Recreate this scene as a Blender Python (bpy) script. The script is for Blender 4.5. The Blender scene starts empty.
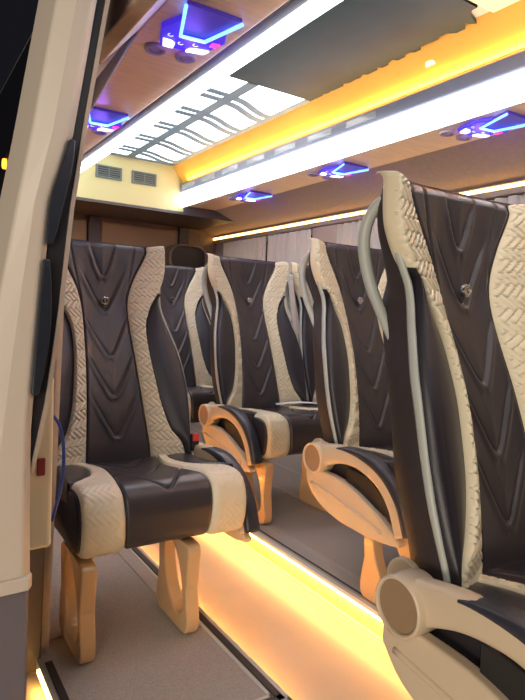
import bpy, math
import numpy as np
from mathutils import Matrix, Vector
sc = bpy.context.scene
COL = sc.collection
sin, cos, pi = math.sin, math.cos, math.pi

# ------------------------------------------------------------------ materials
MATS = {}
def mat(name, col, rough=.5, metal=0., spec=.5, emit=None, estr=0., noise=None, bump=None, coat=0., trans=0.):
    if name in MATS: return MATS[name]
    m = bpy.data.materials.new(name); m.use_nodes = True
    nt = m.node_tree; b = nt.nodes['Principled BSDF']
    b.inputs['Base Color'].default_value = (*col, 1)
    b.inputs['Roughness'].default_value = rough
    b.inputs['Metallic'].default_value = metal
    b.inputs['Specular IOR Level'].default_value = spec
    b.inputs['Coat Weight'].default_value = coat
    b.inputs['Transmission Weight'].default_value = trans
    if emit:
        b.inputs['Emission Color'].default_value = (*emit, 1)
        b.inputs['Emission Strength'].default_value = estr
    tc = None
    if noise or bump:
        tc = nt.nodes.new('ShaderNodeTexCoord')
    if noise:
        sc_, amt, stretch = noise
        mp = nt.nodes.new('ShaderNodeMapping'); mp.inputs['Scale'].default_value = stretch
        nt.links.new(tc.outputs['Object'], mp.inputs['Vector'])
        n = nt.nodes.new('ShaderNodeTexNoise'); n.inputs['Scale'].default_value = sc_; n.inputs['Detail'].default_value = 5
        nt.links.new(mp.outputs[0], n.inputs['Vector'])
        r = nt.nodes.new('ShaderNodeValToRGB')
        r.color_ramp.elements[0].position = .3; r.color_ramp.elements[1].position = .7
        r.color_ramp.elements[0].color = (*[max(0, c*(1-amt)) for c in col], 1)
        r.color_ramp.elements[1].color = (*[min(1, c*(1+amt)) for c in col], 1)
        nt.links.new(n.outputs['Fac'], r.inputs[0]); nt.links.new(r.outputs[0], b.inputs['Base Color'])
    if bump:
        s2, st = bump
        n2 = nt.nodes.new('ShaderNodeTexNoise'); n2.inputs['Scale'].default_value = s2; n2.inputs['Detail'].default_value = 3
        nt.links.new(tc.outputs['Object'], n2.inputs['Vector'])
        bp = nt.nodes.new('ShaderNodeBump'); bp.inputs['Strength'].default_value = st; bp.inputs['Distance'].default_value = .002
        nt.links.new(n2.outputs['Fac'], bp.inputs['Height']); nt.links.new(bp.outputs[0], b.inputs['Normal'])
    MATS[name] = m
    return m

LEATHER = mat('grey_brown_leather', (.042, .036, .040), .32, spec=.5, bump=(260, .2))
WINGL = mat('charcoal_leather', (.020, .018, .025), .40, bump=(260, .25))
CREAM = mat('quilted_cream_leather', (.70, .63, .46), .40, bump=(240, .2))
SHELL = mat('dark_shell_fabric', (.032, .024, .027), .6, bump=(300, .4))
PIPING = mat('grey_trim', (.42, .45, .42), .38)
GROOVE = mat('stitched_groove_shade', (.50, .44, .32), .6)  # weave groove faces darkened, shade put into the colour along stitch lines
SEAM = mat('seam_thread', (.015, .013, .016), .6)
PLASTIC = mat('beige_plastic', (.60, .49, .35), .36, bump=(500, .15))
CAPM = mat('tan_cap', (.30, .20, .12), .45, bump=(400, .5))
PAD = mat('armrest_pad', (.03, .032, .045), .35)
BLACKP = mat('black_plastic', (.018, .017, .018), .5)
CHROME = mat('chrome', (.85, .84, .82), .12, metal=1.)
BADGE = mat('badge_dark', (.25, .23, .21), .3, metal=.6)
LEGM = mat('tan_leg_plastic', (.62, .41, .21), .3, coat=.3)
BELT = mat('grey_belt_webbing', (.40, .36, .33), .6, bump=(800, .4))
RED = mat('red_buckle_button', (.75, .06, .05), .3)
FLOORG = mat('speckled_grey_vinyl', (.42, .385, .34), .5, noise=(220, .16, (1, 1, 1)))
FLOORD = mat('rail_inlay', (.46, .43, .38), .4, noise=(160, .12, (1, 1, 1)))
AISLE = mat('cream_aisle_vinyl', (.62, .52, .40), .28, noise=(5, .06, (1, 1, 1)))
RISER = mat('aisle_riser', (.55, .42, .28), .35)
TRIMW = mat('pale_trim', (.62, .60, .56), .35)
TRIMD = mat('dark_trim', (.05, .042, .035), .5)
TAN = mat('tan_wood_laminate', (.84, .63, .48), .34, noise=(7, .10, (1, 14, 1)))
BROWN = mat('brown_wall_vinyl', (.44, .33, .26), .6, noise=(40, .06, (1, 1, 1)))
WALLB = mat('rear_dark_trim', (.06, .05, .05), .5)
PANELY = mat('cream_rear_panel', (.46, .44, .21), .5)
REARP = mat('tan_door_lining', (.20, .13, .08), .6, noise=(12, .2, (1, 1, 1)))
GREYGL = mat('grey_lacquer', (.17, .19, .25), .3)
DARKGL = mat('dark_gloss_film', (.018, .042, .050), .5, spec=.10, noise=(3, .3, (1, 1, 1)))
COVEW = mat('cove_amber_glow', (.90, .44, .07), .5)  # amber LED glow on the cove walls put into the base colour
CURT = mat('curtain_cloth', (.66, .61, .50), .8, bump=(500, .3))
DOORW = mat('cream_door_paint', (.56, .50, .42), .38)
DOORG = mat('grey_sill_metal', (.17, .155, .18), .3, metal=.3)
GASK = mat('black_rubber', (.02, .018, .02), .4)
VENTD = mat('vent_grille', (.10, .13, .12), .4)
NOZ = mat('air_nozzle_plastic', (.34, .29, .29), .35)
BLUEP = mat('blue_console_plastic', (.04, .02, .22), .5, emit=(.07, .03, 1.0), estr=.45)
GLASS = mat('dark_window_glass', (.01, .01, .014), .05, spec=.8)
def emat(n, c, s): return mat(n, c, .5, emit=c, estr=s)
LEDW = emat('white_led', (.86, .92, 1.0), 6.0)
TILEW = emat('white_light_tile', (.90, .96, 1.0), 2.2)
LEDO = emat('amber_led', (1.0, .56, .14), 8)
LEDOF = emat('amber_floor_led', (1.0, .66, .22), 9)
LEDB = emat('blue_led', (.10, .25, 1.0), 3.2)
LEDC = emat('cyan_white_led', (.35, .75, 1.0), 1.5)
LAMPW = emat('reading_lamp_lens', (.9, .92, 1.0), 1.6)
REDL = emat('red_indicator', (1.0, .05, .25), 1.2)
ICON = emat('console_icon', (.5, .6, 1.0), 1.2)
STREET = emat('street_lamp_glow', (1.0, .34, .03), 2.2)

# ------------------------------------------------------------------ helpers
def link(name, verts, faces, m, parent=None, smooth=True, mats=None, midx=None):
    me = bpy.data.meshes.new(name); me.from_pydata([tuple(map(float, v)) for v in verts], [], faces); me.update()
    if mats:
        for q in mats: me.materials.append(q)
        for i, p in enumerate(me.polygons): p.material_index = midx[i]
    else: me.materials.append(m)
    if smooth:
        for p in me.polygons: p.use_smooth = True
    o = bpy.data.objects.new(name, me); COL.objects.link(o)
    if parent: o.parent = parent
    return o
def thing(name, label, cat, loc=(0, 0, 0), rz=0, group=None):
    o = bpy.data.objects.new(name, None); COL.objects.link(o); o.empty_display_size = .05
    o.location = loc; o.rotation_euler = (0, 0, rz); o['label'] = label; o['category'] = cat
    if group: o['group'] = group
    return o
def tag(o, label, cat, group=None):
    o['label'] = label; o['category'] = cat
    if group: o['group'] = group
    return o
def struct(o, label=None, cat=None):
    o['kind'] = 'structure'
    if label: o['label'] = label
    if cat: o['category'] = cat
    return o
def bevel(o, w, seg=2, ang=35):
    b = o.modifiers.new('bevel', 'BEVEL'); b.width = w; b.segments = seg; b.limit_method = 'ANGLE'; b.angle_limit = math.radians(ang)
    return o
class MB:
    def __init__(s): s.v = []; s.f = []
    def add(s, v, f):
        n = len(s.v); s.v += [tuple(p) for p in v]; s.f += [tuple(i+n for i in q) for q in f]; return s
    def box(s, x0, x1, y0, y1, z0, z1):
        v = [(x, y, z) for z in (z0, z1) for y in (y0, y1) for x in (x0, x1)]
        return s.add(v, [(0, 2, 3, 1), (4, 5, 7, 6), (0, 1, 5, 4), (1, 3, 7, 5), (3, 2, 6, 7), (2, 0, 4, 6)])
    def prism(s, poly, axis, a, b):
        # poly: 2D points in the two other axes (cyclic order kept), extruded along axis from a to b
        def P(p, t):
            if axis == 'x': return (t, p[0], p[1])
            if axis == 'y': return (p[0], t, p[1])
            return (p[0], p[1], t)
        n = len(poly)
        v = [P(p, a) for p in poly]+[P(p, b) for p in poly]
        f = [tuple(range(n))[::-1], tuple(range(n, 2*n))]+[(i, (i+1) % n, n+(i+1) % n, n+i) for i in range(n)]
        return s.add(v, f)
    def ring(s, outer, inner, axis, a, b):
        def P(p, t):
            if axis == 'x': return (t, p[0], p[1])
            if axis == 'y': return (p[0], t, p[1])
            return (p[0], p[1], t)
        n = len(outer)
        v = [P(p, t) for t in (a, b) for L in (outer, inner) for p in L]
        f = []
        for i in range(n):
            j = (i+1) % n
            f += [(i, j, n+j, n+i), (2*n+i, 3*n+i, 3*n+j, 2*n+j), (i, 2*n+i, 2*n+j, j), (n+i, n+j, 3*n+j, 3*n+i)]
        return s.add(v, f)
    def cyl(s, c, r, h, axis='z', n=28, r2=None):
        r2 = r if r2 is None else r2
        def P(a, rr, t):
            p, q = rr*cos(a), rr*sin(a)
            if axis == 'x': return (c[0]+t, c[1]+p, c[2]+q)
            if axis == 'y': return (c[0]+p, c[1]+t, c[2]+q)
            return (c[0]+p, c[1]+q, c[2]+t)
        v = [P(2*pi*i/n, r, 0) for i in range(n)]+[P(2*pi*i/n, r2, h) for i in range(n)]
        return s.add(v, [tuple(range(n))[::-1], tuple(range(n, 2*n))]+[(i, (i+1) % n, n+(i+1) % n, n+i) for i in range(n)])
    def tube(s, pts, r, n=8, flat=None, up=Vector((1, 0, 0))):
        # swept tube; r number or list of (ra, rb): ra along 'up', rb perpendicular
        pts = [Vector(p) for p in pts]; rings = []
        for i, p in enumerate(pts):
            t = (pts[min(i+1, len(pts)-1)]-pts[max(i-1, 0)]).normalized()
            u = (up-t*up.dot(t)).normalized(); w = t.cross(u)
            rr = r[i] if isinstance(r, list) else r
            ra, rb = rr if isinstance(rr, tuple) else (rr, rr)
            ring = []
            for k in range(n):
                a = 2*pi*(k+.5)/n
                ca, sa = cos(a), sin(a)
                if flat:
                    ca = math.copysign(abs(ca)**flat, ca); sa = math.copysign(abs(sa)**flat, sa)
                ring.append(p+u*ra*ca+w*rb*sa)
            rings.append(ring)
        v = [q for R in rings for q in R]; f = []
        for i in range(len(rings)-1):
            for k in range(n):
                f.append((i*n+k, i*n+(k+1) % n, (i+1)*n+(k+1) % n, (i+1)*n+k))
        f.append(tuple(range(n))[::-1]); f.append(tuple(range((len(rings)-1)*n, len(rings)*n)))
        return s.add(v, f)
    def build(s, name, m, parent=None, smooth=False): return link(name, s.v, s.f, m, parent, smooth)
def catmull(pts, k=6):
    pts = [np.array(p, float) for p in pts]; out = []
    P = [2*pts[0]-pts[1]]+pts+[2*pts[-1]-pts[-2]]
    for i in range(1, len(P)-2):
        a, b, c, d = P[i-1:i+3]
        for j in range(k):
            t = j/k
            out.append(.5*((2*b)+(-a+c)*t+(2*a-5*b+4*c-d)*t*t+(-a+3*b-3*c+d)*t**3))
    out.append(pts[-1]); return [tuple(p) for p in out]
def smoothi(z, zs, vs):
    # smooth (cosine) interpolation
    if z <= zs[0]: return vs[0]
    if z >= zs[-1]: return vs[-1]
    for i in range(len(zs)-1):
        if z <= zs[i+1]:
            t = (z-zs[i])/(zs[i+1]-zs[i])
            # monotone-ish hermite
            def sl(j):
                if j <= 0 or j >= len(zs)-1: return (vs[1]-vs[0])/(zs[1]-zs[0]) if j <= 0 else (vs[-1]-vs[-2])/(zs[-1]-zs[-2])
                return (vs[j+1]-vs[j-1])/(zs[j+1]-zs[j-1])
            h = zs[i+1]-zs[i]; m0, m1 = sl(i)*h, sl(i+1)*h
            return (2*t**3-3*t*t+1)*vs[i]+(t**3-2*t*t+t)*m0+(-2*t**3+3*t*t)*vs[i+1]+(t**3-t*t)*m1
def sheet(name, cols, m, parent, flip=False, groove=None):
    # cols: list of rows of points -> quad grid
    nr, nc = len(cols), len(cols[0])
    v = [p for r in cols for p in r]; f = []
    for i in range(nr-1):
        for j in range(nc-1):
            q = (i*nc+j, i*nc+j+1, (i+1)*nc+j+1, (i+1)*nc+j)
            f.append(q[::-1] if flip else q)
    if groove:
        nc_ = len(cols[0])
        idx = [1 if groove(cols, q[0]//nc_, q[0] % nc_ if not flip else q[-1] % nc_) else 0 for q in f]
        return link(name, v, f, None, parent, True, [m, GROOVE], idx)
    return link(name, v, f, m, parent, True)
def weave(a, b, w=.0145, L=3):
    # height 0..1 of a herringbone quilting
    u = (a+b)*.7071/w+100; v = (a-b)*.7071/w+100
    i, j = math.floor(u), math.floor(v)
    k = (i-j) % (2*L)
    if k < L: al = (u-(i-k)); ac = v-j
    else:
        n = 2*L-1-k; al = (v-(j-n)); ac = u-i
    e = min(ac, 1-ac, al, L-al)/.5
    e = min(1, max(0, e*2.0))
    return math.sin(e*pi/2)**.9

# ------------------------------------------------------------------ the seat (local: x across, -y forward, z up)
ZF = [.42, .515, .78, 1.02, 1.16, 1.27]; YF = [-.385, -.365, -.268, -.155, -.118, -.098]
def yf(z): return smoothi(z, ZF, YF)
ZR = [.42, .52, .80, 1.03, 1.165, 1.25, 1.285]; YR = [-.15, -.13, -.055, 0, 0, -.03, -.07]
def yr(z): return smoothi(z, ZR, YR)
Z1 = [.42, .50, .56, .65, .72, .84, .95, 1.03, 1.09, 1.16, 1.22, 1.28]
C1 = [.122, .118, .113, .106, .101, .094, .089, .091, .104, .134, .166, .192]
C2 = [.255, .238, .195, .167, .156, .143, .146, .178, .218, .246, .252, .248]
C3 = [.255, .262, .270, .275, .275, .260, .228, .205, .205, .205, .205, .205]
def c1(z): return smoothi(z, Z1, C1)
def c2(z): return smoothi(z, Z1, C2)
def c3(z): return max(smoothi(z, Z1, C3), c2(z)+.004)
REC = lambda z: smoothi(z, [.42, .6, .9, 1.1, 1.27], [.044, .042, .038, .034, .026])
def rollrows():
    rows = []
    nz = 330
    for i in range(nz+1): rows.append((.425+(1.252-.425)*i/nz, 0., 0.))
    for a in range(1, 13):
        t = a/12*pi/2
        rows.append((1.252, .024*(1-cos(t)), .028*sin(t)))
    rows.append((1.252, .028, .024))
    return rows
ROWS = rollrows()
APEX = [1.150, 1.012, .835, .685, .535]
def vgroove(x, z):
    d = 0; ax = abs(x)
    for k, za in enumerate(APEX):
        K, hi = (.12/.040, .13) if k == 0 else (.17/.080, .17)
        r0 = .014
        g = za+K*(math.sqrt(ax*ax+r0*r0)-r0)
        if g > za+hi: continue
        slope = K*ax/math.sqrt(ax*ax+r0*r0)
        fd = (z-g)/math.sqrt(1+slope*slope)
        if fd > .05 or fd < -.03: continue
        fade = 1 if g < za+hi*.7 else max(0, 1-(g-za-hi*.7)/(hi*.3))
        v = .0055*math.exp(-(fd/.0036)**2)
        v += (.0042*math.exp(-fd/.020)*(1-math.exp(-max(0, fd)/.003)) if fd > 0 else -.0032*math.exp(-((fd+.010)/.008)**2))
        d += v*fade
    if z > 1.05:
        xs = .088+.040*(z-1.05)/.22
        d += .0050*math.exp(-((ax-xs)/.0035)**2)
    return d
def centre_panel(parent):
    g = []
    nx = 80
    for (z, dy, dz) in ROWS:
        w = c1(z); row = []
        for j in range(nx+1):
            u = -1+2*j/nx; x = u*w
            base = yf(z)+REC(z)+.012*(1-u*u)
            edge = .016*max(0, (abs(u)-.90)/.10)**2
            y = base+vgroove(x, z+dz)+edge
            zz = z+dz
            if dz > 0 or z > 1.2: zz += -.004*u*u+.004
            row.append((x, y+dy, zz))
        row = [(row[0][0]-.001, row[0][1]+.035, row[0][2])]+row+[(row[-1][0]+.001, row[-1][1]+.035, row[-1][2])]
        g.append(row)
    g.insert(0, [(p[0], p[1]+.05, p[2]) for p in g[0]])
    return sheet('backrest_centre', g, LEATHER, parent, flip=False)
def bolster(parent, sd):
    g = []; nx = 26; H = {}
    for (z, dy, dz) in ROWS:
        a, b = c1(z), c2(z); row = []
        yb = yf(z)
        inner = yb+REC(z)+.010
        for j in range(nx+1):
            t = j/nx
            x = a+(b-a)*t
            s = math.sin(pi*min(1, t*.86+.0))**.6 if t > 0 else 0
            lin = (inner-.004)*(1-t)+(yb+.004)*t
            y = lin-.010*s+(.022*max(0, (t-.86)/.14)**2)
            h = weave(x+.01, z+dz*1.2+dy*.8)*min(1, min(t, 1-t)/.10)
            p_ = (sd*x, y-h*.009+dy, z+dz+.012*t*max(0, (z-1.2)/.05)); H[p_] = h if .06 < t < .94 else 1
            row.append((sd*x, y-h*.009+dy, z+dz+.012*t*max(0, (z-1.2)/.05)))
        up = max(0, min(1, (z-1.02)/.08))
        e = row[-1]
        row = [(row[0][0], row[0][1]+.03, row[0][2])]+row+[(e[0]+sd*.002, e[1]+.010+.004*up, e[2]), (e[0]-sd*.012, e[1]+.02+.01*up, e[2])]
        g.append(row)
    g.insert(0, [(p[0], p[1]+.05, p[2]) for p in g[0]])
    return sheet('quilted_bolster', g, CREAM, parent, flip=(sd < 0), groove=lambda c, i, j: H.get(c[i][j], 1) < .16)
def wing(parent, sd):
    g = []; nx = 14; nz = 90
    for i in range(nz+1):
        z = .43+(1.085-.43)*i/nz
        a, b = c2(z)-.004, c3(z)-.002
        yb = yf(z); row = []
        for j in range(nx+1):
            t = j/nx
            x = a+(b-a)*t
            y = yb+.018-.036*t-.010*math.sin(pi*t)+.016*max(0, (t-.85)/.15)**2
            y += .002*math.exp(-((t-.80)/.05)**2)
            row.append((sd*x, y, z))
        e = row[-1]
        row = [(row[0][0], row[0][1]+.03, z)]+row+[(e[0]+sd*.001, e[1]+.012, z), (e[0]-sd*.006, e[1]+.022, z), (e[0]-sd*.03, e[1]+.03, z)]
        g.append(row)
    g.insert(0, [(p[0], p[1]+.05, p[2]) for p in g[0]])
    return sheet('side_wing', g, WINGL, parent, flip=(sd < 0))
def shellw(z): return smoothi(z, [.42, .5, .65, .84, .95, 1.03, 1.12, 1.20, 1.27], [.250, .262, .276, .260, .232, .214, .226, .243, .240])
def shelld(z): return smoothi(z, [.40, .6, .83, 1.0, 1.06, 1.16, 1.22, 1.27], [.205, .21, .188, .185, .145, .11, .085, .055])
def back_shell(parent):
    g = []; n = 48; nz = 80
    for i in range(nz+1):
        z = .40+(1.284-.40)*i/nz
        w = shellw(z); D = shelld(z)
        k = 1 if z < 1.245 else math.sqrt(max(.05, 1-((z-1.245)/.042)**2))
        yb = yf(z)+.022+.022*max(0, min(1, (z-1.05)/.1))
        row = []
        for j in range(n):
            a = 2*pi*j/n
            cc, ss = cos(a), sin(a)
            if ss >= 0:
                x = w*math.copysign(abs(cc)**.75, cc); y = yb+(D-.02)*k*ss**.85
            else:
                x = w*math.copysign(abs(cc)**.4, cc); y = yb-.014*abs(ss)**.6+min(.055, .16*max(0, .92-abs(x)/w))*(1 if z < 1.24 else .3)
            row.append((x*(.9+.1*k), y, z))
        g.append(row)
    v = [p for r in g for p in r]; f = []
    for i in range(nz):
        for j in range(n):
            f.append((i*n+j, i*n+(j+1) % n, (i+1)*n+(j+1) % n, (i+1)*n+j))
    f.append(tuple(range(n))[::-1]); f.append(tuple(range(nz*n, (nz+1)*n)))
    return link('back_shell', v, f, SHELL, parent, True)
def side_trim(parent, sd):
    pts = []; rr = []
    for i in range(60):
        z = .48+(1.23-.48)*i/59
        pts.append((sd*(shellw(z)+.000), yf(z)+.012+.02*max(0, min(1, (z-1.05)/.1)), z)); rr.append((.006, .0075+.004*math.sin(pi*i/59)))
    return MB().tube(pts, rr, n=8, up=Vector((sd, 0, 0))).build('side_trim', PIPING, parent, True)
def grab_handle(parent, sd):
    K = [(.226, .045, 1.238), (.232, .072, 1.222), (.236, .102, 1.18), (.234, .118, 1.12), (.222, .118, 1.04), (.214, .105, .97), (.215, .085, .91)]
    pts = catmull([(sd*x, yf(z)+dy, z) for x, dy, z in K], 6)
    n = len(pts); rr = [(.014, .009+.005*sin(pi*i/(n-1))) for i in range(n)]
    return MB().tube(pts, rr, n=10, up=Vector((sd, 0, 0))).build('grab_handle', PIPING, parent, True)
# cushion profile (front-to-back section), from rear top round the front to the underside
CP = catmull([(-.31, .452), (-.42, .462), (-.55, .472), (-.67, .486), (-.735, .488), (-.778, .470), (-.800, .425), (-.802, .378), (-.793, .332), (-.770, .306), (-.72, .300)], 14)
def arclen(P):
    s = [0]
    for i in range(1, len(P)): s.append(s[-1]+math.dist(P[i], P[i-1]))
    return s
def resample(P, n):
    s = arclen(P); out = []
    for i in range(n+1):
        t = s[-1]*i/n
        k = max(0, min(len(P)-2, next((q for q in range(len(s)-1) if s[q+1] >= t), len(s)-2)))
        f = (t-s[k])/(s[k+1]-s[k]); out.append((P[k][0]*(1-f)+P[k+1][0]*f, P[k][1]*(1-f)+P[k+1][1]*f))
    return out, s[-1]
CPR, CPL = resample(CP, 190)
CK = []   # outward normals
for i in range(len(CPR)):
    a, b = CPR[max(0, i-1)], CPR[min(len(CPR)-1, i+1)]
    t = (b[0]-a[0], b[1]-a[1]); l = math.hypot(*t); CK.append((t[1]/l, -t[0]/l))
    if CK[-1][1] < 0 and i < 60: CK[-1] = (-CK[-1][0], -CK[-1][1])
for i in range(1, len(CK)):
    if CK[i][0]*CK[i-1][0]+CK[i][1]*CK[i-1][1] < 0: CK[i] = (-CK[i][0], -CK[i][1])
def cu1(t): return smoothi(t, [0, .25, .45, .6, .8, 1], [.150, .105, .120, .140, .138, .128])
def cu2(t): return min(.266, smoothi(t, [0, .2, .38, .47, .52, 1], [.190, .155, .185, .235, .266, .266]))
CW = .276
def cush(parent, kind, sd=1):
    g = []; N = len(CPR)
    nx = {'c': 60, 'b': 36, 'o': 12}[kind]
    for i, ((y, z), (ny, nzz)) in enumerate(zip(CPR, CK)):
        t = i/(N-1); row = []
        if kind == 'o' and t > .53: break
        a, b = {'c': (-cu1(t), cu1(t)), 'b': (cu1(t), cu2(t)), 'o': (cu2(t), CW-.002)}[kind]
        if kind == 'o' and b-a < .004: a = b-.004
        for j in range(nx+1):
            u = j/nx; x = a+(b-a)*u
            h = 0
            if kind == 'c':
                uu = abs(2*u-1)
                h += -.012*(1-uu*uu)*max(0, 1-t*1.4)-.012*max(0, (uu-.93)/.07)**2
                s = t*CPL
                for s0 in (.16, .30, .47):
                    gsh = s0-.13*(math.sqrt(x*x+.02**2)-.02)/.07
                    d = s-gsh
                    if abs(x) < .115: h -= .0085*math.exp(-(d/.0065)**2)
            if kind == 'b':
                e = min(u, 1-u)
                h += .010*min(1, e/.18)**.5-.008+.0035*weave(x, t*CPL)*min(1, e/.12)
                if u > .9: h -= .02*((u-.9)/.1)**2
            if kind == 'o':
                h += .006*sin(pi*u)-.022*max(0, (u-.75)/.25)**2
            row.append((sd*x if kind != 'c' else x, y+ny*h, z+nzz*h))
        e0, e1 = row[0], row[-1]
        row = [(e0[0], e0[1]-ny*.03, e0[2]-nzz*.03)]+row+[(e1[0], e1[1]-ny*.03, e1[2]-nzz*.03)]
        g.append(row)
    nm, m = {'c': ('cushion_centre', LEATHER), 'b': ('quilted_cushion_side', CREAM), 'o': ('cushion_wing', LEATHER)}[kind]
    return sheet(nm, g, m, parent, flip=(kind == 'c' or sd > 0))
def cushion_core(parent):
    poly = [(y-ny*.010, z-nzz*.010) for (y, z), (ny, nzz) in list(zip(CPR, CK))[::6]]+[(-.72, .308), (-.32, .31), (-.26, .32), (-.26, .44)]
    return bevel(MB().prism(poly, 'x', -CW+.004, CW-.004).build('cushion_core', WINGL, parent, True), .012, 2, 60)
def rrect(y0, y1, z0, z1, n, cy, cz, exp=.35):
    out = []
    for i in range(n):
        a = 2*pi*i/n; c_, s_ = cos(a), sin(a)
        out.append(((y0+y1)/2+(y1-y0)/2*math.copysign(abs(c_)**exp, c_), (z0+z1)/2+(z1-z0)/2*math.copysign(abs(s_)**exp, s_)))
    return out
def leg(parent, x0):
    n = 48; out = []; inn = []
    for i in range(n):
        a = 2*pi*i/n; c_, s_ = cos(a), sin(a)
        y = -.675+.122*math.copysign(abs(c_)**.22, c_); z = .143+.143*math.copysign(abs(s_)**.22, s_)
        # waist: the plate narrows at mid height
        k = 1-.16*math.exp(-((z-.17)/.07)**2); y = -.675+(y+.675)*k
        out.append((y, z))
        # slanted teardrop opening (upper rear to lower front)
        hy = -.684+.124*c_*.40-.060*s_*.92; hz = .158+.120*c_*.91+.052*s_*.40
        inn.append((hy, hz))
    # re-index the opening so both loops run the same way from the same bearing
    cy, cz = -.680, .160
    inn.sort(key=lambda p: math.atan2(p[1]-cz, p[0]-cy)); out.sort(key=lambda p: math.atan2(p[1]-cz, p[0]-cy))
    o = MB().ring(out, inn, 'x', x0-.022, x0+.022).build('leg', LEGM, parent, False)
    return bevel(o, .006, 3, 40)
ARM = catmull([(-.320, .430), (-.38, .452), (-.46, .468), (-.56, .462), (-.65, .428), (-.715, .365), (-.755, .275)], 7)
def armrest(parent, sd, low=False):
    x = sd*.303
    n = len(ARM)
    pts = [(x, p[0], p[1]) for p in ARM]
    rr = []
    for i in range(n):
        t = i/(n-1); rr.append((.024, .046-.022*min(1, t*2.2)+.004*t))
    arm = MB().tube(pts, rr, n=16, flat=.5, up=Vector((1, 0, 0))).build('armrest', PLASTIC, parent, True)
    arm.data.update()
    mb = MB()
    ring_o = [(-.320+.056*cos(2*pi*i/40), .428+.056*sin(2*pi*i/40)) for i in range(40)]
    ring_i = [(-.320+.048*cos(2*pi*i/40), .428+.048*sin(2*pi*i/40)) for i in range(40)]
    mb.ring(ring_o, ring_i, 'x', x-sd*.030, x+sd*.040)
    bevel(mb.build('pivot_housing', PLASTIC, arm, True), .004, 2, 50)
    c = MB().cyl((x+sd*.020, -.320, .428), .0485, sd*.014, 'x', 40).build('pivot_cap', CAPM, arm, False); bevel(c, .003, 2, 40)
    # pad that lies along the outer and upper side of the arm
    pp = []; pr = []
    k0 = int(n*.30)
    for i in range(k0, n):
        t = (i-k0)/(n-1-k0)
        a = ARM[min(i+1, n-1)]; b = ARM[i-1]; tx, tz = a[0]-b[0], a[1]-b[1]; l = math.hypot(tx, tz)
        ny_, nz_ = tz/l, -tx/l
        if nz_ < 0: ny_, nz_ = -ny_, -nz_
        off = .024
        pp.append((x-sd*.002, ARM[i][0]-abs(ny_)*off, ARM[i][1]+nz_*off)); pr.append((.027, .004+.013*min(1, t*3)))
    MB().tube(pp, pr, n=14, flat=.6, up=Vector((1, 0, 0))).build('armrest_pad', PAD, arm, True)
    # moulded side shield under the arm
    top = catmull([(-.265, .385), (-.35, .385), (-.46, .378), (-.56, .350), (-.66, .305), (-.75, .255)], 4)
    bot = catmull([(-.75, .240), (-.67, .228), (-.55, .225), (-.42, .238), (-.32, .275), (-.265, .330)], 4)
    sh = MB().prism(top+bot, 'x', x-.016, x+.016).build('side_shield', PLASTIC, arm, False)
    bevel(sh, .008, 3, 60)
    rib = catmull([(-.30, .33), (-.42, .312), (-.56, .288), (-.67, .262)], 6)
    MB().tube([(x+sd*.014, p[0], p[1]) for p in rib], .008, 8).build('shield_rib', PLASTIC, sh, True)
    # bracket to the seat frame
    MB().box(min(x-sd*.012, sd*.25), max(x-sd*.012, sd*.25), -.60, -.34, .276, .30).build('armrest_bracket', BLACKP, arm)
    # dark recess liner between arm and shield
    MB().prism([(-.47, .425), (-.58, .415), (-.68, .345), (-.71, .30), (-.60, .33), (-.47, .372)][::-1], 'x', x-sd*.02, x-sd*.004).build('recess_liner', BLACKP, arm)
    return arm
def badge(parent):
    z = 1.046; y = yf(z)+REC(z)-.006
    mb = MB().cyl((0, y, z), .0155, .010, 'y', 24, r2=.0165)
    b = mb.build('badge', CHROME, parent, False); bevel(b, .0015, 2)
    rg = MB(); O = [(.0135*cos(2*pi*i/24), z+.0135*sin(2*pi*i/24)) for i in range(24)]; I = [(.0112*cos(2*pi*i/24), z+.0112*sin(2*pi*i/24)) for i in range(24)]
    rg.ring(O, I, 'y', y-.0015, y+.001)
    S = [(.005*cos(a)*.9, y-.001, z+.0038*sin(a)+(.0030 if a < pi*1.2 else .0)) for a in np.linspace(.2, pi*1.3, 9)]
    S = [(.0045, y-.001, z+.006), (0, y-.001, z+.0072), (-.0042, y-.001, z+.004), (0, y-.001, z), (.0042, y-.001, z-.004), (0, y-.001, z-.0072), (-.0045, y-.001, z-.006)]
    rg.tube(catmull(S, 3), .0011, 6, up=Vector((0, 1, 0)))
    rg.build('badge_emblem', BADGE, b, False)
    return b
def piping(parent, sd, which):
    pts = []
    if which == 1:
        for (z, dy, dz) in ROWS[::4]: pts.append((sd*(c1(z)+.001), yf(z)+REC(z)+.008+dy, z+dz+.001))
    else:
        for i in range(50):
            z = .45+(1.06-.45)*i/49; pts.append((sd*(c2(z)+.001), yf(z)+.020, z))
    return MB().tube(pts, .0028, 6, up=Vector((1, 0, 0))).build('seam_piping', SEAM, parent, True)
def build_seat(name, label, loc, group=None, arms=(-1,), legs=(-.22, .10), rz=0):
    t = thing(name, label, 'seat', loc, rz, group)
    cp = centre_panel(t)
    badge(cp)
    for sd in (-1, 1):
        b = bolster(t, sd); wing(t, sd); side_trim(t, sd); grab_handle(t, sd)
        piping(b, sd, 1); piping(b, sd, 2)
    back_shell(t)
    cu = cushion_core(t); cush(cu, 'c')
    for sd in (-1, 1): cush(cu, 'b', sd); cush(cu, 'o', sd)
    # tubular / pressed frame under the cushion
    fr = MB().box(-.25, .25, -.72, -.30, .288, .306).box(-.20, -.17, -.36, -.24, .276, .42).box(.17, .20, -.36, -.24, .276, .42)
    bevel(fr.build('seat_frame', BLACKP, t), .006)
    for s in (-1, 1):
        bevel(MB().cyl((s*.258, -.27, .44), .045, s*.016, 'x', 24).build('recliner_cover', PLASTIC if s < 0 else BLACKP, t), .004)
    for x in legs: leg(t, x)
    for sd in arms: armrest(t, sd)
    return t
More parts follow.
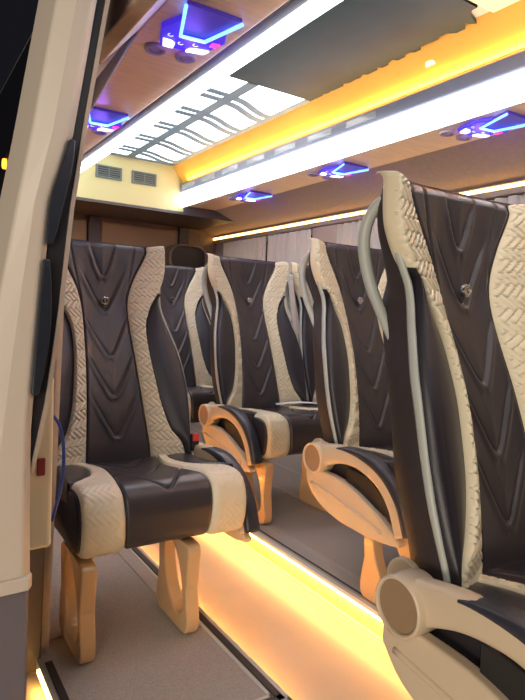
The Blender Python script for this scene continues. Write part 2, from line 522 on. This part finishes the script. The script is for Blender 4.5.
def copy_tree(o, parent=None):
    c = o.copy(); COL.objects.link(c)
    if parent is not None: c.parent = parent
    for ch in list(o.children): copy_tree(ch, c)
    return c
def recline(seat, deg, kz):
    p = Vector((0, -.27, .44))
    M_ = Matrix.Translation(p) @ Matrix.Rotation(math.radians(deg), 4, 'X') @ Matrix.Diagonal((1, 1, kz, 1)) @ Matrix.Translation(-p)
    for c in seat.children:
        if c.name.split('.')[0] in ('backrest_centre', 'quilted_bolster', 'side_wing', 'side_trim', 'grab_handle', 'back_shell'):
            c.matrix_basis = M_
PZ = .05     # top of the right-hand platform
AZ = -.05    # aisle floor
left = build_seat('passenger_seat', 'single front-facing grey leather seat with cream quilted sides, standing alone left of the glowing aisle', (.700, 2.33, 0), arms=(1,), legs=(-.236, .086))
R = build_seat('passenger_seat', 'grey leather seat directly behind the closest one, right of the aisle', (1.65, 1.97, PZ), 'seats right of the aisle', arms=(-1,), legs=(-.27, .10))
recline(left, .3, .965)
recline(R, 5.0, .945)
def place(lab, loc, drop_arm=False, dx=0, rz=0):
    c = copy_tree(R); c.location = loc; c['label'] = lab; c.rotation_euler.z = rz
    if dx:
        for q in c.children:
            if q.name.startswith('leg'): q.location.x += dx
    if drop_arm:
        for q in list(c.children):
            if q.name.startswith('armrest'):
                for r in list(q.children_recursive)+[q]: bpy.data.objects.remove(r)
    return c
MIDY = 2.89
mid = place('grey leather middle-row aisle seat, beige armrest and cream cushion corner in full view', (1.672, MIDY, PZ), dx=.030)
win = place('window seat in the middle row, a narrow cream edge showing beside grey hanging belts', (2.230, MIDY+.01, PZ), drop_arm=True)
rear = place('rearmost grey leather seat, half hidden between the lone left seat and the middle row', (1.60, 3.77, PZ), drop_arm=False)
near = place('closest large seat filling the right edge, seen from its side with big beige armrest', (1.118, 1.03, PZ))
# the near seat slides out over the aisle: longer mounting box under it
struct(bevel(MB().box(.74, 1.36, -.2, .46, AZ+.001, PZ-.001).build('floor_step', FLOORG), .004))

# seat belts -------------------------------------------------------------
def strap(pts, w, th, name, m, parent, up):
    P = catmull(pts, 8)
    return MB().tube(P, [(w/2, th/2)]*len(P), 8, flat=.35, up=Vector(up)).build(name, m, parent, True)
bt = thing('seat_belt', 'pair of grey belt straps hanging beside the middle window seat', 'seat belt', (0, 0, 0))
strap([(1.925, 2.70, 1.20), (1.928, 2.655, 1.00), (1.935, 2.60, .75), (1.945, 2.52, .53)], .030, .003, 'strap', BELT, bt, (1, -.3, 0))
strap([(1.935, 2.705, 1.20), (1.955, 2.665, 1.0), (1.975, 2.60, .75), (1.99, 2.53, .53)], .026, .003, 'strap', BELT, bt, (1, .3, 0))
b_ = MB().box(1.908, 1.948, 2.70, 2.73, 1.19, 1.235).build('belt_guide', PIPING, bt); bevel(b_, .008)
b_ = MB().box(1.958, 1.978, 2.600, 2.615, .74, .775).build('belt_tongue', CHROME, bt); bevel(b_, .004)
wt = MB().tube(catmull([(1.74, 2.52, .522), (1.86, 2.47, .533), (1.98, 2.42, .528)], 6), [(.022, .003)]*13, 8, flat=.4, up=Vector((0, 1, 0)))
tag(wt.build('belt_strap', mat('white_webbing', (.75, .74, .72), .5), None, True), 'pale folded belt strap lying across the middle row cushion', 'strap')
bk = thing('belt_buckle', 'seat belt buckle with red button poking up beside the lone left seat cushion', 'buckle', (0, 0, 0))
b_ = MB().box(-.016, .016, -.012, .012, -.035, .03).build('buckle_body', BLACKP, bk); bevel(b_, .004)
b_ = MB().box(-.013, .013, -.016, -.004, .004, .034).build('release_button', RED, bk); bevel(b_, .003)
MB().tube([(0, .005, -.10), (0, .004, -.03)], (.006), 8).build('buckle_stalk', PLASTIC, bk, True)
MB().tube(catmull([(-.012, .01, .02), (-.02, .03, .05), (-.025, .07, .07)], 4), (.007), 8).build('webbing', BELT, bk, True)
bk.location = (.985, 1.97, .50)

# ------------------------------------------------------------------ floor & platforms
Y0, Y1 = -.4, 4.75
fl = MB().box(-.6, 2.56, Y0, Y1, AZ-.05, AZ).build('floor', AISLE); struct(fl)
PX1 = .872; PYF = 1.155
lp = MB().box(.35, PX1, PYF, Y1, AZ+.001, -.002).build('floor', FLOORG); struct(lp)
q = MB().box(.787, .842, 1.75, Y1-.02, -.004, .0012).box(.40, .460, 1.72, Y1-.02, -.004, .0012).build('floor_inlay', FLOORD); struct(q)
PXR = 1.335
rp = MB().box(PXR+.025, 2.54, .55, Y1, AZ+.001, PZ-.012).build('wall_aisle_riser', RISER); struct(rp)
rt = MB().box(PXR, 2.54, .55, Y1, PZ-.010, PZ).build('floor', FLOORG); struct(rt)
# trims
def trim(mb, nm, m): return struct(bevel(mb.build(nm, m), .001))
trim(MB().box(PX1-.001, PX1+.012, PYF-.012, Y1, -.03, .0022).box(.36, PX1+.012, PYF-.012, PYF+.002, -.03, .0022), 'trim_1', TRIMW)
trim(MB().box(PX1-.022, PX1-.002, PYF+.002, Y1, -.002, .0026).box(.36, PX1-.002, PYF+.002, PYF+.022, -.002, .0026), 'trim_2', TRIMD)
trim(MB().box(PX1-.036, PX1-.026, PYF+.026, Y1, -.002, .002).box(.36, PX1-.026, PYF+.026, PYF+.036, -.002, .002), 'trim_3', TRIMW)
trim(MB().box(.366, .386, PYF+.02, 1.61, -.002, .0026), 'trim_4', TRIMD)
trim(MB().box(PXR-.006, PXR+.014, .55, Y1, PZ-.011, PZ+.003), 'trim_5', TRIMW)
trim(MB().box(PXR+.030, PXR+.040, .55, Y1, PZ-.001, PZ+.0015), 'trim_6', TRIMD)
trim(MB().box(PXR+.012, PXR+.026, .55, Y1, AZ, AZ+.006), 'trim_7', TRIMW)
for x in (1.44, 1.80, 2.08):
    trim(MB().box(x-.012, x+.012, .9, Y1-.02, PZ-.001, PZ+.0015), 'trim_8', FLOORD)
# under-lip amber strips
L = MB().box(PXR+.000, PXR+.018, .55, Y1-.05, PZ-.024, PZ-.012).build('floor_light_strip', LEDOF); tag(L, 'glowing amber light line under the right platform edge along the aisle', 'light strip')
L = MB().box(PX1+.0125, PX1+.018, PYF, Y1-.05, -.026, -.014).build('floor_light_strip', LEDOF); tag(L, 'amber light line under the left platform edge, glinting at its front corner', 'light strip')
L = MB().box(.343, .349, 1.15, 1.60, -.016, -.006).build('step_light_strip', LEDOF); tag(L, 'short amber light line at the doorstep, bottom left corner', 'light strip')

# ------------------------------------------------------------------ right wall, windows, curtains
def wallprism(name, poly, m, y0, y1): return struct(MB().prism(poly, 'y', y0, y1).build(name, m))
XW = 2.52
wr = MB()
wr.box(XW, XW+.05, Y0, Y1, AZ-.02, .95)
wr.box(XW, XW+.05, Y0, Y1, 1.59, 1.72)
for (a, b) in ((Y0, .6), (2.98, 3.26), (4.55, Y1)): wr.box(XW, XW+.05, a, b, .95, 1.59)
struct(wr.build('wall_right', BROWN))
# slanted header panel between the pod and the window light
hp = MB().prism([(2.155, 1.805), (2.505, 1.675), (XW+.03, 1.675), (XW+.03, 1.86), (2.155, 1.86)], 'y', Y0, Y1)
struct(hp.build('trim_9', BROWN))
for k, (a, b) in enumerate(((.6, 2.98), (3.26, 4.55))):
    w = MB().box(XW+.055, XW+.062, a, b, .95, 1.59).build('window_%d' % (k+1), GLASS); struct(w)
def curtain(y0, y1, label, z0=.96, z1=1.615, pitch=.075):
    g = []; n = int((y1-y0)/.005)
    for zi in range(13):
        z = z0+(z1-z0)*zi/12; row = []
        for i in range(n+1):
            y = y0+(y1-y0)*i/n
            a = (y+.006*sin(9*y))*2*pi/pitch
            row.append((XW-.026+.016*sin(a)+.004*sin(a*2.1+z*2), y+.003*sin(a*.5+z*3), z))
        g.append(row)
    nr, nc = len(g), len(g[0])
    v = [p for r in g for p in r]; nv = len(v); v += [(p[0]+.003, p[1], p[2]) for p in v]; f = []
    for i in range(nr-1):
        for j in range(nc-1):
            q = (i*nc+j, i*nc+j+1, (i+1)*nc+j+1, (i+1)*nc+j); f.append(q); f.append(tuple(k+nv for k in q[::-1]))
    o = link('window_curtain', v, f, CURT, None, True)
    return tag(o, label, 'curtain')
curtain(3.86, 4.54, 'pleated beige curtain at the far rear of the right wall windows')
curtain(3.27, 3.83, 'pleated beige curtain above the middle row, just behind the window pillar')
curtain(.62, 2.97, 'long pleated beige curtain in front of the window pillar, beside the second seat')
# window pillar with rounded moulded cover
pl = catmull([(XW-.001, 2.95), (XW-.030, 2.99), (XW-.045, 3.06), (XW-.045, 3.18), (XW-.030, 3.25), (XW-.001, 3.29)], 4)
struct(MB().prism(pl+[(XW+.02, 3.29), (XW+.02, 2.95)], 'z', .93, 1.615).build('trim_10', mat('pillar_cover', (.42, .34, .27), .5)))
wl = thing('window_light_strip', 'long amber light line along the top of the right wall windows', 'light strip', (0, 0, 0))
MB().box(2.478, 2.490, .2, 4.72, 1.652, 1.670).build('light_tube', LEDO, wl)
bevel(MB().box(2.470, 2.520, .2, 4.72, 1.671, 1.678).box(2.470, 2.520, .2, 4.72, 1.62, 1.650).build('light_rail', mat('rail_tan', (.34, .25, .17), .4), wl), .002)

# ------------------------------------------------------------------ overhead pods
def pod_prism(poly, y0, y1, nm, m, par, bev=.006): return bevel(MB().prism(poly, 'y', y0, y1).build(nm, m, par), bev, 2, 30)
CE = 2.10
rpod = thing('overhead_pod', 'right overhead pod with tan underside and bright white light strip on its inner edge', 'overhead pod', (0, 0, 0))
pod_prism([(1.872, 1.800), (2.155, 1.800), (2.155, 1.86), (1.872, 1.86)], Y0, 4.09, 'underside_panel', TAN, rpod)
pod_prism([(1.852, 1.897), (1.900, 1.862), (2.155, 1.862), (2.50, 1.862), (2.50, 1.965), (1.862, 1.968), (1.850, 1.955)], Y0, 4.10, 'upper_fascia', GREYGL, rpod)
pod_prism([(1.838, 1.880), (1.838, 1.808), (1.848, 1.786), (1.872, 1.784), (1.872, 1.888), (1.850, 1.890)], Y0, 4.095, 'light_strip', LEDW, rpod, .004)
for i in range(7):
    y = 3.95-i*.31
    bevel(MB().box(1.8485, 1.853, y-.10, y+.10, 1.915, 1.945).build('fascia_panel', mat('fascia_inset', (.33, .38, .40), .12, coat=.5), rpod), .004)
lpod = thing('overhead_pod', 'left overhead pod with tan wood-look underside and bright white light strip', 'overhead pod', (0, 0, 0))
pod_prism([(.600, 1.800), (.855, 1.800), (.855, 1.90), (.58, 1.90)], 1.2, 4.09, 'underside_panel', TAN, lpod)
pod_prism([(.857, 1.800), (.892, 1.795), (.892, 1.86), (.857, 1.86)], Y0+.6, 4.095, 'edge_rail', GREYGL, lpod)
pod_prism([(.893, 1.782), (.938, 1.782), (.950, 1.795), (.950, 1.88), (.893, 1.88)], Y0, 4.095, 'light_strip', LEDW, lpod, .004)
pod_prism([(.857, 1.884), (.950, 1.884), (.95, 2.0), (.60, 2.0), (.60, 1.902), (.857, 1.902)], Y0+.6, 4.10, 'upper_fascia', GREYGL, lpod)
lw = MB().prism([(.600, 1.82), (.58, 1.92), (.48, 1.92), (.43, 1.62), (.39, 1.45), (.42, 1.45), (.47, 1.62)], 'y', 1.62, Y1)
struct(lw.build('trim_11', BROWN))
pod_prism([(.600, 1.800), (.58, 1.90), (.47, 1.90), (.44, 1.66), (.48, 1.66)], 1.2, 1.618, 'side_panel', BROWN, lpod)
struct(MB().prism([(.33, -.07), (.385, -.07), (.42, 1.45), (.39, 1.45)], 'y', 1.66, Y1).build('wall_left', BROWN))
# ceiling
struct(MB().box(.50, 2.58, Y0, Y1, CE+.001, CE+.04).build('ceiling', mat('ceiling_lining', (.42, .45, .46), .35)))
# amber-lit slanted cove wall above the right pod
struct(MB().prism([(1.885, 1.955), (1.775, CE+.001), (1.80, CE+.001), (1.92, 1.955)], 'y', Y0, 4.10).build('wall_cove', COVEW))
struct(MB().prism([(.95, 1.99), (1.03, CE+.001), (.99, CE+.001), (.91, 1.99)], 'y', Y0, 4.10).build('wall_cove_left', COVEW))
dl = MB().cyl((1.835, 1.66, 2.03), .024, .012, 'z', 24).build('cove_spotlight', emat('amber_spot', (1, .62, .2), 4), None, True)
dl = tag(dl, 'small round amber spotlight on the orange cove wall, upper right', 'spotlight')

# ceiling light panel with dark wavy dividers
cp = thing('ceiling_light_panel', 'white illuminated ceiling panel with dark wavy crossing bars, toward the rear', 'light panel', (0, 0, CE))
LY0, LY1 = 2.40, 4.06
MB().box(1.04, 1.765, LY0, LY1, -.010, 0).build('light_tile', TILEW, cp)
fm = mat('panel_frame', (.18, .25, .30), .6, spec=.15)
fr = MB().box(1.415, 1.470, LY0, LY1, -.016, -.011).box(1.752, 1.79, LY0-.0, LY1+.02, -.016, -.011).box(1.04, 1.78, LY1-.004, LY1+.04, -.016, -.011)
fr.build('panel_spine', fm, cp)
def wavy(x0, x1, yc, w, amp, nm, slant=0):
    n = 20; A = []; B = []
    for i in range(n+1):
        t = i/n; x = x0+(x1-x0)*t; y = yc+amp*sin((t-.5)*pi)+slant*t
        A.append((x, y-w/2)); B.append((x, y+w/2))
    return MB().prism(A+B[::-1], 'z', -.0158, -.0112).build(nm, fm, cp)
for k in range(5):
    y = 2.74+k*.31
    for dy in (-.040, .040):
        wavy(1.46, 1.755, y+dy-.02, .050, .06, 'wavy_bar')
    for dy in (-.040, .035):
        wavy(1.20, 1.43, y-.10+dy, .044, .004, 'short_bar')
# dark glossy ceiling film with a ragged edge
import random
rnd = random.Random(4)
ys = [2.398]
while ys[-1] > 1.36: ys.append(ys[-1]-rnd.uniform(.012, .035))
edge = [(1.800-.030*(2.40-y)+rnd.choice((-1, 1))*rnd.uniform(.004, .020)-(0 if y > 1.40 else .06), y) for y in ys]
v = []; ff = []
for zz in (CE-.014, CE-.001):
    for (x, y) in edge: v += [(1.02, y, zz), (x, y, zz)]
n_ = len(edge)
for i in range(n_-1):
    a_, b_ = 2*i, 2*n_+2*i
    ff += [(a_, a_+1, a_+3, a_+2), (b_, b_+2, b_+3, b_+1), (a_+1, b_+1, b_+3, a_+3), (a_, a_+2, b_+2, b_)]
hf = link('ceiling_film', v, ff, DARKGL, None, False)
tag(hf, 'dark glossy ceiling sheet with torn ragged edge hanging over the orange cove', 'ceiling sheet')
hf2 = MB().box(1.02, 1.775, Y0, 1.34, CE-.010, CE-.0005).build('ceiling_sheet', TAN)
tag(hf2, 'tan ceiling lining ahead of the torn dark sheet', 'ceiling lining')

# ------------------------------------------------------------------ reading-light consoles
con = thing('reading_light_console', 'x', 'reading light', (0, 0, 0), 0, 'overhead reading light consoles')
body = [(-.113, -.04), (-.075, .062), (.05, .052), (.080, -.06), (.052, -.12), (.02, -.045), (-.05, -.035), (-.085, -.12)]
bo = bevel(MB().prism(body[::-1], 'z', -.016, 0).build('console_body', BLUEP, con), .004)
vis = MB().prism([(-.105, -.19), (-.050, -.035), (.022, -.045), (.058, -.195)][::-1], 'z', -.011, 0).build('visor', mat('violet_visor', (.05, .03, .20), .5, emit=(.12, .05, .9), estr=.16), con); bevel(vis, .003)
MB().tube([(-.108, -.19, -.017), (-.052, -.034, -.019), (.020, -.044, -.019), (.058, -.195, -.017)], .0052, 8, up=Vector((0, 0, 1))).build('blue_light_tube', LEDB, con, True)
MB().tube([(-.050, -.040, -.0225), (.018, -.049, -.0225)], .0035, 8, up=Vector((0, 0, 1))).build('light_tube_core', LEDC, con, True)
for (pp, rs) in (([(-.086, .012), (-.070, .052), (-.040, .048), (-.045, .020), (-.060, .010)], 0), ([(.000, .046), (.052, .030), (.060, .004), (.030, .012), (.004, .024)], 0)):
    bevel(MB().prism(pp[::-1], 'z', -.022, -.014).build('lamp_lens', LAMPW, con), .002)
bevel(MB().prism([(.046, -.022), (.070, -.026), (.066, -.054), (.044, -.046)][::-1], 'z', -.019, -.015).build('indicator', REDL, con), .001)
ic = MB()
for (cx_, cy_) in ((-.075, -.018), (-.030, .012), (.010, -.004)):
    ic.tube([(cx_+.008*cos(a), cy_+.008*sin(a), -.0165) for a in np.linspace(0, pi*1.3, 8)], .0012, 5, up=Vector((0, 0, 1)))
ic.build('console_icons', ICON, bo)
for (nx_, ny_) in ((-.066, .118), (.032, .112)):
    ro = [(nx_+.033*cos(2*pi*i/30), ny_+.033*sin(2*pi*i/30)) for i in range(30)]; ri = [(nx_+.022*cos(2*pi*i/30), ny_+.022*sin(2*pi*i/30)) for i in range(30)]
    nz = bevel(MB().ring(ro, ri, 'z', -.012, 0).build('air_nozzle', NOZ, con), .003)
    MB().cyl((nx_, ny_, -.008), .015, .008, 'z', 20).box(nx_-.021, nx_+.021, ny_-.002, ny_+.002, -.009, -.003).build('nozzle_core', NOZ, nz)
ZC = 1.7995
con.location = (.745, 1.60, ZC)
con['label'] = 'largest blue chevron reading light with two air nozzles, top left of picture'
for (x, y, lab) in ((.765, 2.55, 'second blue chevron reading light on the left pod, half behind the door pillar'),
                    (2.035, 1.555, 'blue chevron reading light above the closest seat on the right pod'),
                    (2.055, 2.50, 'blue chevron reading light on the right pod above the second seat'),
                    (2.065, 3.43, 'smallest blue chevron reading light near the rear of the right pod')):
    c = copy_tree(con); c.location = (x, y, ZC); c['label'] = lab

# ------------------------------------------------------------------ rear bulkhead
struct(MB().prism([(.60, 1.755), (1.885, 1.755), (1.885, 1.96), (1.775, CE+.002), (.60, CE+.002)], 'y', 4.10, 4.14).build('wall_rear_header', PANELY))
struct(MB().box(.36, 2.52, 4.10, 4.74, 1.735, 1.754).build('trim_12', WALLB))
struct(MB().box(1.885, 2.52, 4.10, 4.14, 1.755, 1.965).build('trim_13', WALLB))
struct(MB().box(.30, 2.56, 4.74, 4.79, AZ, CE).build('wall_rear', REARP))
def vent(x, lab):
    v = thing('air_vent', lab, 'air vent', (x, 4.10, 1.955), 0, 'rear header air vents')
    O = [(-.095, -.045), (.095, -.045), (.095, .045), (-.095, .045)]; I = [(-.08, -.032), (.08, -.032), (.08, .032), (-.08, .032)]
    bevel(MB().ring(O, I, 'y', -.012, 0).build('frame', VENTD, v), .003)
    MB().box(-.082, .082, -.003, 0, -.034, .034).build('backing', BLACKP, v)
    s = MB()
    for k in range(4): s.box(-.08, .08, -.010, -.003, -.026+k*.015, -.020+k*.015)
    s.box(-.004, .004, -.012, -.003, -.032, .032)
    s.build('slats', VENTD, v)
vent(1.300, 'left rectangular air vent on the cream rear header'); vent(1.563, 'right rectangular air vent on the cream rear header')
# rear doors: dark posts, lining panels, quilted lower lining
for k, (a, b) in enumerate(((1.335, 1.435), (2.13, 2.23))):
    struct(bevel(MB().box(a, b, 4.69, 4.738, AZ+.001, 1.734).build('trim_%d' % (14+k), WALLB), .01))
for k, (a, b) in enumerate(((.42, 1.33), (1.44, 2.125))):
    d = thing('rear_door_lining', ['tan rear door lining panel left of the dark post', 'tan rear door lining panel between the two dark posts'][k], 'door panel', (0, 0, 0))
    bevel(MB().box(a, b, 4.705, 4.739, 1.30, 1.70).build('upper_panel', mat('lining_upper', (.30, .20, .11), .6), d), .015)
    bevel(MB().box(a+.02, b-.02, 4.70, 4.739, .60, 1.27).build('lower_panel', mat('lining_lower', (.34, .26, .19), .6), d), .015)
    bevel(MB().tube([(a+.1, 4.69, 1.50), (b-.1, 4.69, 1.50)], .008, 8).build('rod', BLACKP, d), .001)
# dark rounded speaker pod in the rear corner
sp = thing('corner_speaker', 'dark rounded pod in the right rear corner behind the rearmost seat', 'speaker', (2.17, 4.60, 1.45))
n = 40
O = [(.185*math.copysign(abs(cos(a))**.7, cos(a)), .125*math.copysign(abs(sin(a))**.7, sin(a))) for a in [2*pi*i/n for i in range(n)]]
I = [(p[0]*.86, p[1]*.84) for p in O]
bevel(MB().ring(O, I, 'y', -.03, .08).build('rim', mat('pod_rim', (.16, .11, .08), .5), sp), .008)
bevel(MB().prism(I, 'y', -.012, .08).build('grille', mat('pod_grille', (.035, .028, .024), .5, bump=(200, .8)), sp), .006)
bevel(MB().box(-.05, .05, .02, .09, -.35, -.10).build('bracket', WALLB, sp), .01)

# ------------------------------------------------------------------ door pillar at the left, seen from outside
def loft(sections, name, m, parent=None, bev=0):
    # sections: list of (z, [(x,y)...]) same count
    n = len(sections[0][1]); v = []; f = []
    for z, P in sections: v += [(x, y, z) for x, y in P]
    for i in range(len(sections)-1):
        for j in range(n): f.append((i*n+j, i*n+(j+1) % n, (i+1)*n+(j+1) % n, (i+1)*n+j))
    f.append(tuple(range(n))[::-1]); f.append(tuple(range((len(sections)-1)*n, len(sections)*n)))
    o = link(name, v, f, m, parent, False)
    if bev: bevel(o, bev, 3, 30)
    return o
YP = 1.2
# z : x_left, x_cream_right, x_black_right  (plane y = 1.2)
PIL = [(2.02, .340, .412, .440), (1.62, .273, .349, .372), (1.36, .233, .314, .333), (1.207, .206, .270, .312), (.98, .170, .252, .292), (.80, .145, .241, .270), (.70, .13, .237, .243), (.45, .10, .242, .243)]
def pz(z, k):
    zs = [p[0] for p in PIL][::-1]; vs = [p[k] for p in PIL][::-1]
    return float(np.interp(z, zs, vs))
pil = thing('door_pillar', 'leaning cream door pillar filling the left edge, black seal along its right side', 'door pillar', (0, 0, 0))
S = []
for z in (.425, .60, .75, .90, 1.05, 1.20, 1.34, 1.50, 1.70, 2.02):
    a, b = pz(z, 1), pz(z, 2)
    S.append((z, [(a, YP), (a+.45*(b-a), YP-.012), (b-.016, YP-.010), (b, YP+.004), (b-.004, YP+.09), (a-.02, YP+.10)]))
loft(S, 'painted_jamb', DOORW, pil, .005)
S = []
for z in (.66, .80, 1.0, 1.2, 1.34, 1.37, 1.5, 1.7, 2.02):
    b, c = pz(z, 2), pz(z, 3)
    S.append((z, [(b-.012, YP+.012), (c-.004, YP+.014), (c-.002, YP+.09), (b-.012, YP+.09)]))
loft(S, 'rubber_seal', GASK, pil, .003)
S = [(z, [(pz(z, 3)-.005, YP+.010), (pz(z, 3)+.004, YP+.012), (pz(z, 3)+.004, YP+.10), (pz(z, 3)-.005, YP+.10)]) for z in (.66, .8, 1.0, 1.2, 1.4, 1.6, 1.8, 2.02)]
loft(S, 'edge_lip', mat('edge_lip_tan', (.40, .33, .27), .4), pil)
# door-catch recess plates on the seal
for (z0, z1, o_) in ((1.12, 1.33, .0), (.82, 1.09, .008)):
    S = []
    for t in np.linspace(0, 1, 7):
        z = z0+(z1-z0)*t; w = .020*math.sin(pi*min(1, max(0, .12+.8*t)))+.004
        c = pz(z, 2)-.004-o_*0
        S.append((float(z), [(c-.003, YP-.012), (c+w, YP-.008), (c+w, YP+.02), (c-.003, YP+.02)]))
    loft(S, 'catch_plate', mat('catch_dark', (.03, .035, .05), .3, metal=.3), pil, .003)
# lower cream cover hem and grey sill panel below
S = [(z, [(.00, YP-.016), (.10, YP-.022), (.236, YP-.016), (.244, YP+.0), (.24, YP+.08), (.0, YP+.08)]) for z in (.425, .455)]
loft(S, 'jamb_hem', DOORW, pil, .004)
S = [(z, [(.00, YP-.004), (.235, YP-.006), (.240, YP+.01), (.236, YP+.08), (.0, YP+.08)]) for z in (-.40, .0, .424)]
sill = loft(S, 'sill_panel', DOORG, pil, .005)
# cream plastic box fixed on the jamb behind, with small maroon latch and blue cable
bx = thing('door_control_box', 'tall cream plastic cover box with small maroon latch, behind the left pillar', 'cover box', (.262, 1.32, 0))
bevel(MB().box(-.03, .048, 0, .10, .45, .84).build('box_body', mat('cream_box', (.80, .74, .52), .35), bx), .010, 3)
bevel(MB().box(.012, .030, -.006, .0, .62, .66).build('latch', mat('maroon', (.25, .03, .03), .4), bx), .003)
MB().tube(catmull([(.050, .02, .75), (.068, .03, .72), (.080, .04, .66), (.076, .04, .58), (.054, .03, .50)], 6), .004, 8, up=Vector((0, 1, 0))).build('cable', mat('blue_cable', (.03, .07, .35), .3), bx, True)
# left wall end post between the jamb and the cabin
struct(bevel(MB().prism([(.30, -.04), (.362, -.04), (.38, .9), (.425, 1.46), (.60, 1.80), (.58, 1.92), (.48, 1.92), (.42, 1.6), (.40, 1.46), (.32, .9)], 'y', 1.64, 1.72).build('wall_left_end', mat('dark_brown_trim', (.10, .065, .045), .5)), .006))
# slid-back sliding door hanging outside the rear side wall
struct(bevel(MB().prism([(.29, -.2), (.315, -.2), (.325, 1.0), (.385, 1.55), (.415, 1.9), (.395, 1.9), (.365, 1.55), (.30, 1.0)], 'y', 1.85, 4.80).build('door_1', mat('night_black_door', (.008, .007, .008), .3)), .004))
# distant street lamp, made as a small added lamp on the black door
sl = thing('street_lamp_standin', 'small glowing amber lamp added on the black slid-back door in place of a distant street lamp, left edge of picture', 'lamp', (0, 0, 0))
f = 575.; CX, CY = 262.5, 350.
RM = np.array([[0.839, -0.003, -0.544], [-0.542, 0.076, -0.837], [0.043, 0.997, 0.062]])
def dirp(x, y): return np.array([(x-CX), -(y-CY), -f])
vy = dirp(-110, 298); vy /= np.linalg.norm(vy)
vx = dirp(1180, 354); vx -= vx.dot(vy)*vy; vx /= np.linalg.norm(vx)
vz = np.cross(vx, vy); RM = np.array([vx, vy, vz])
d = RM@dirp(6, 164); t_ = (.335)/d[0]; P = np.array([0, 0, 1.])+d*t_
print('lamp', P)
sl.location = (P[0], P[1], P[2])
bevel(MB().cyl((0, 0, 0), .040, .040, 'x', 24).build('lamp_housing', BLACKP, sl), .004)
bevel(MB().cyl((-.012, 0, 0), .018, .016, 'x', 20).build('lamp_lens', STREET, sl, True), .004)
struct(MB().box(-14, .2, -6, 34, -.65, -.6).build('ground_outside', mat('night_asphalt', (.012, .012, .012), .9)))

# ------------------------------------------------------------------ lights
def area(name, loc, rot, sx, sy, col, pw, spread=None):
    l = bpy.data.lights.new(name, 'AREA'); l.shape = 'RECTANGLE'; l.size = sx; l.size_y = sy; l.color = col; l.energy = pw
    if spread: l.spread = math.radians(spread)
    o = bpy.data.objects.new(name, l); COL.objects.link(o); o.location = loc; o.rotation_euler = rot
    return o
def point(name, loc, col, pw, r=.02):
    l = bpy.data.lights.new(name, 'POINT'); l.color = col; l.energy = pw; l.shadow_soft_size = r
    o = bpy.data.objects.new(name, l); COL.objects.link(o); o.location = loc
    return o
def spot(name, loc, rot, col, pw, ang, r=.02):
    l = bpy.data.lights.new(name, 'SPOT'); l.color = col; l.energy = pw; l.spot_size = math.radians(ang); l.spot_blend = .8; l.shadow_soft_size = r
    o = bpy.data.objects.new(name, l); COL.objects.link(o); o.location = loc; o.rotation_euler = rot
    return o
# floor lines: amber light thrown across the aisle from both platform edges
area('aisle_amber_right', (PXR-.003, 2.4, .022), (0, math.radians(112-180), 0), .012, 3.8, (1, .42, .04), 11)
area('aisle_amber_left', (PX1+.021, 2.9, -.020), (0, math.radians(68), 0), .010, 3.4, (1, .42, .04), 6)
area('step_amber', (.330, 1.38, -.02), (0, math.radians(-60), 0), .01, .4, (1, .5, .1), .5)
# amber LED line lying on the ledge of the right pod and lighting the cove wall
area('cove_amber', (1.858, 1.9, 1.975), (0, math.radians(180-2), 0), .02, 4.2, (1, .52, .12), 8)
area('window_amber', (2.474, 2.4, 1.647), (0, math.radians(8), 0), .008, 4.4, (1, .55, .2), 6)
# added unseen fill lamps outside the open door, brightening the cabin
area('added_fill_high', (-1.6, -1.4, 2.3), (math.radians(62), 0, math.radians(-48)), 1.2, 1.2, (1, .88, .74), 34)
area('added_fill_low', (-2.4, -1.2, .25), (math.radians(112), 0, math.radians(-58)), 1.6, .8, (1, .84, .68), 55)  # second added fill, aimed upward to lift the pod undersides
for (x, y) in ((.745, 1.60), (.765, 2.55), (2.035, 1.555), (2.055, 2.50), (2.065, 3.43)):
    point('console_glow', (x, y, ZC-.05), (.22, .10, 1), .6, .03)
    spot('reading_beam', (x, y+.03, ZC-.03), (0, 0, 0), (.8, .85, 1), 4, 70)
w = bpy.data.worlds.new('night'); sc.world = w; w.use_nodes = True
w.node_tree.nodes['Background'].inputs[0].default_value = (.006, .006, .008, 1)
w.node_tree.nodes['Background'].inputs[1].default_value = 1

# ------------------------------------------------------------------ camera
cam = bpy.data.cameras.new('camera'); co = bpy.data.objects.new('camera', cam); COL.objects.link(co)
cam.sensor_fit = 'VERTICAL'; cam.sensor_height = 36; cam.sensor_width = 27; cam.lens = 575/700*36; cam.clip_start = .02
M = Matrix([[RM[i][j] for j in range(3)] for i in range(3)]).to_4x4(); M.translation = Vector((0, 0, 1.0))
co.matrix_world = M
sc.camera = co
sc.view_settings.view_transform = 'Standard'; sc.view_settings.look = 'None'; sc.view_settings.gamma = 1; sc.view_settings.use_curve_mapping = False
sc.view_settings.exposure = .42
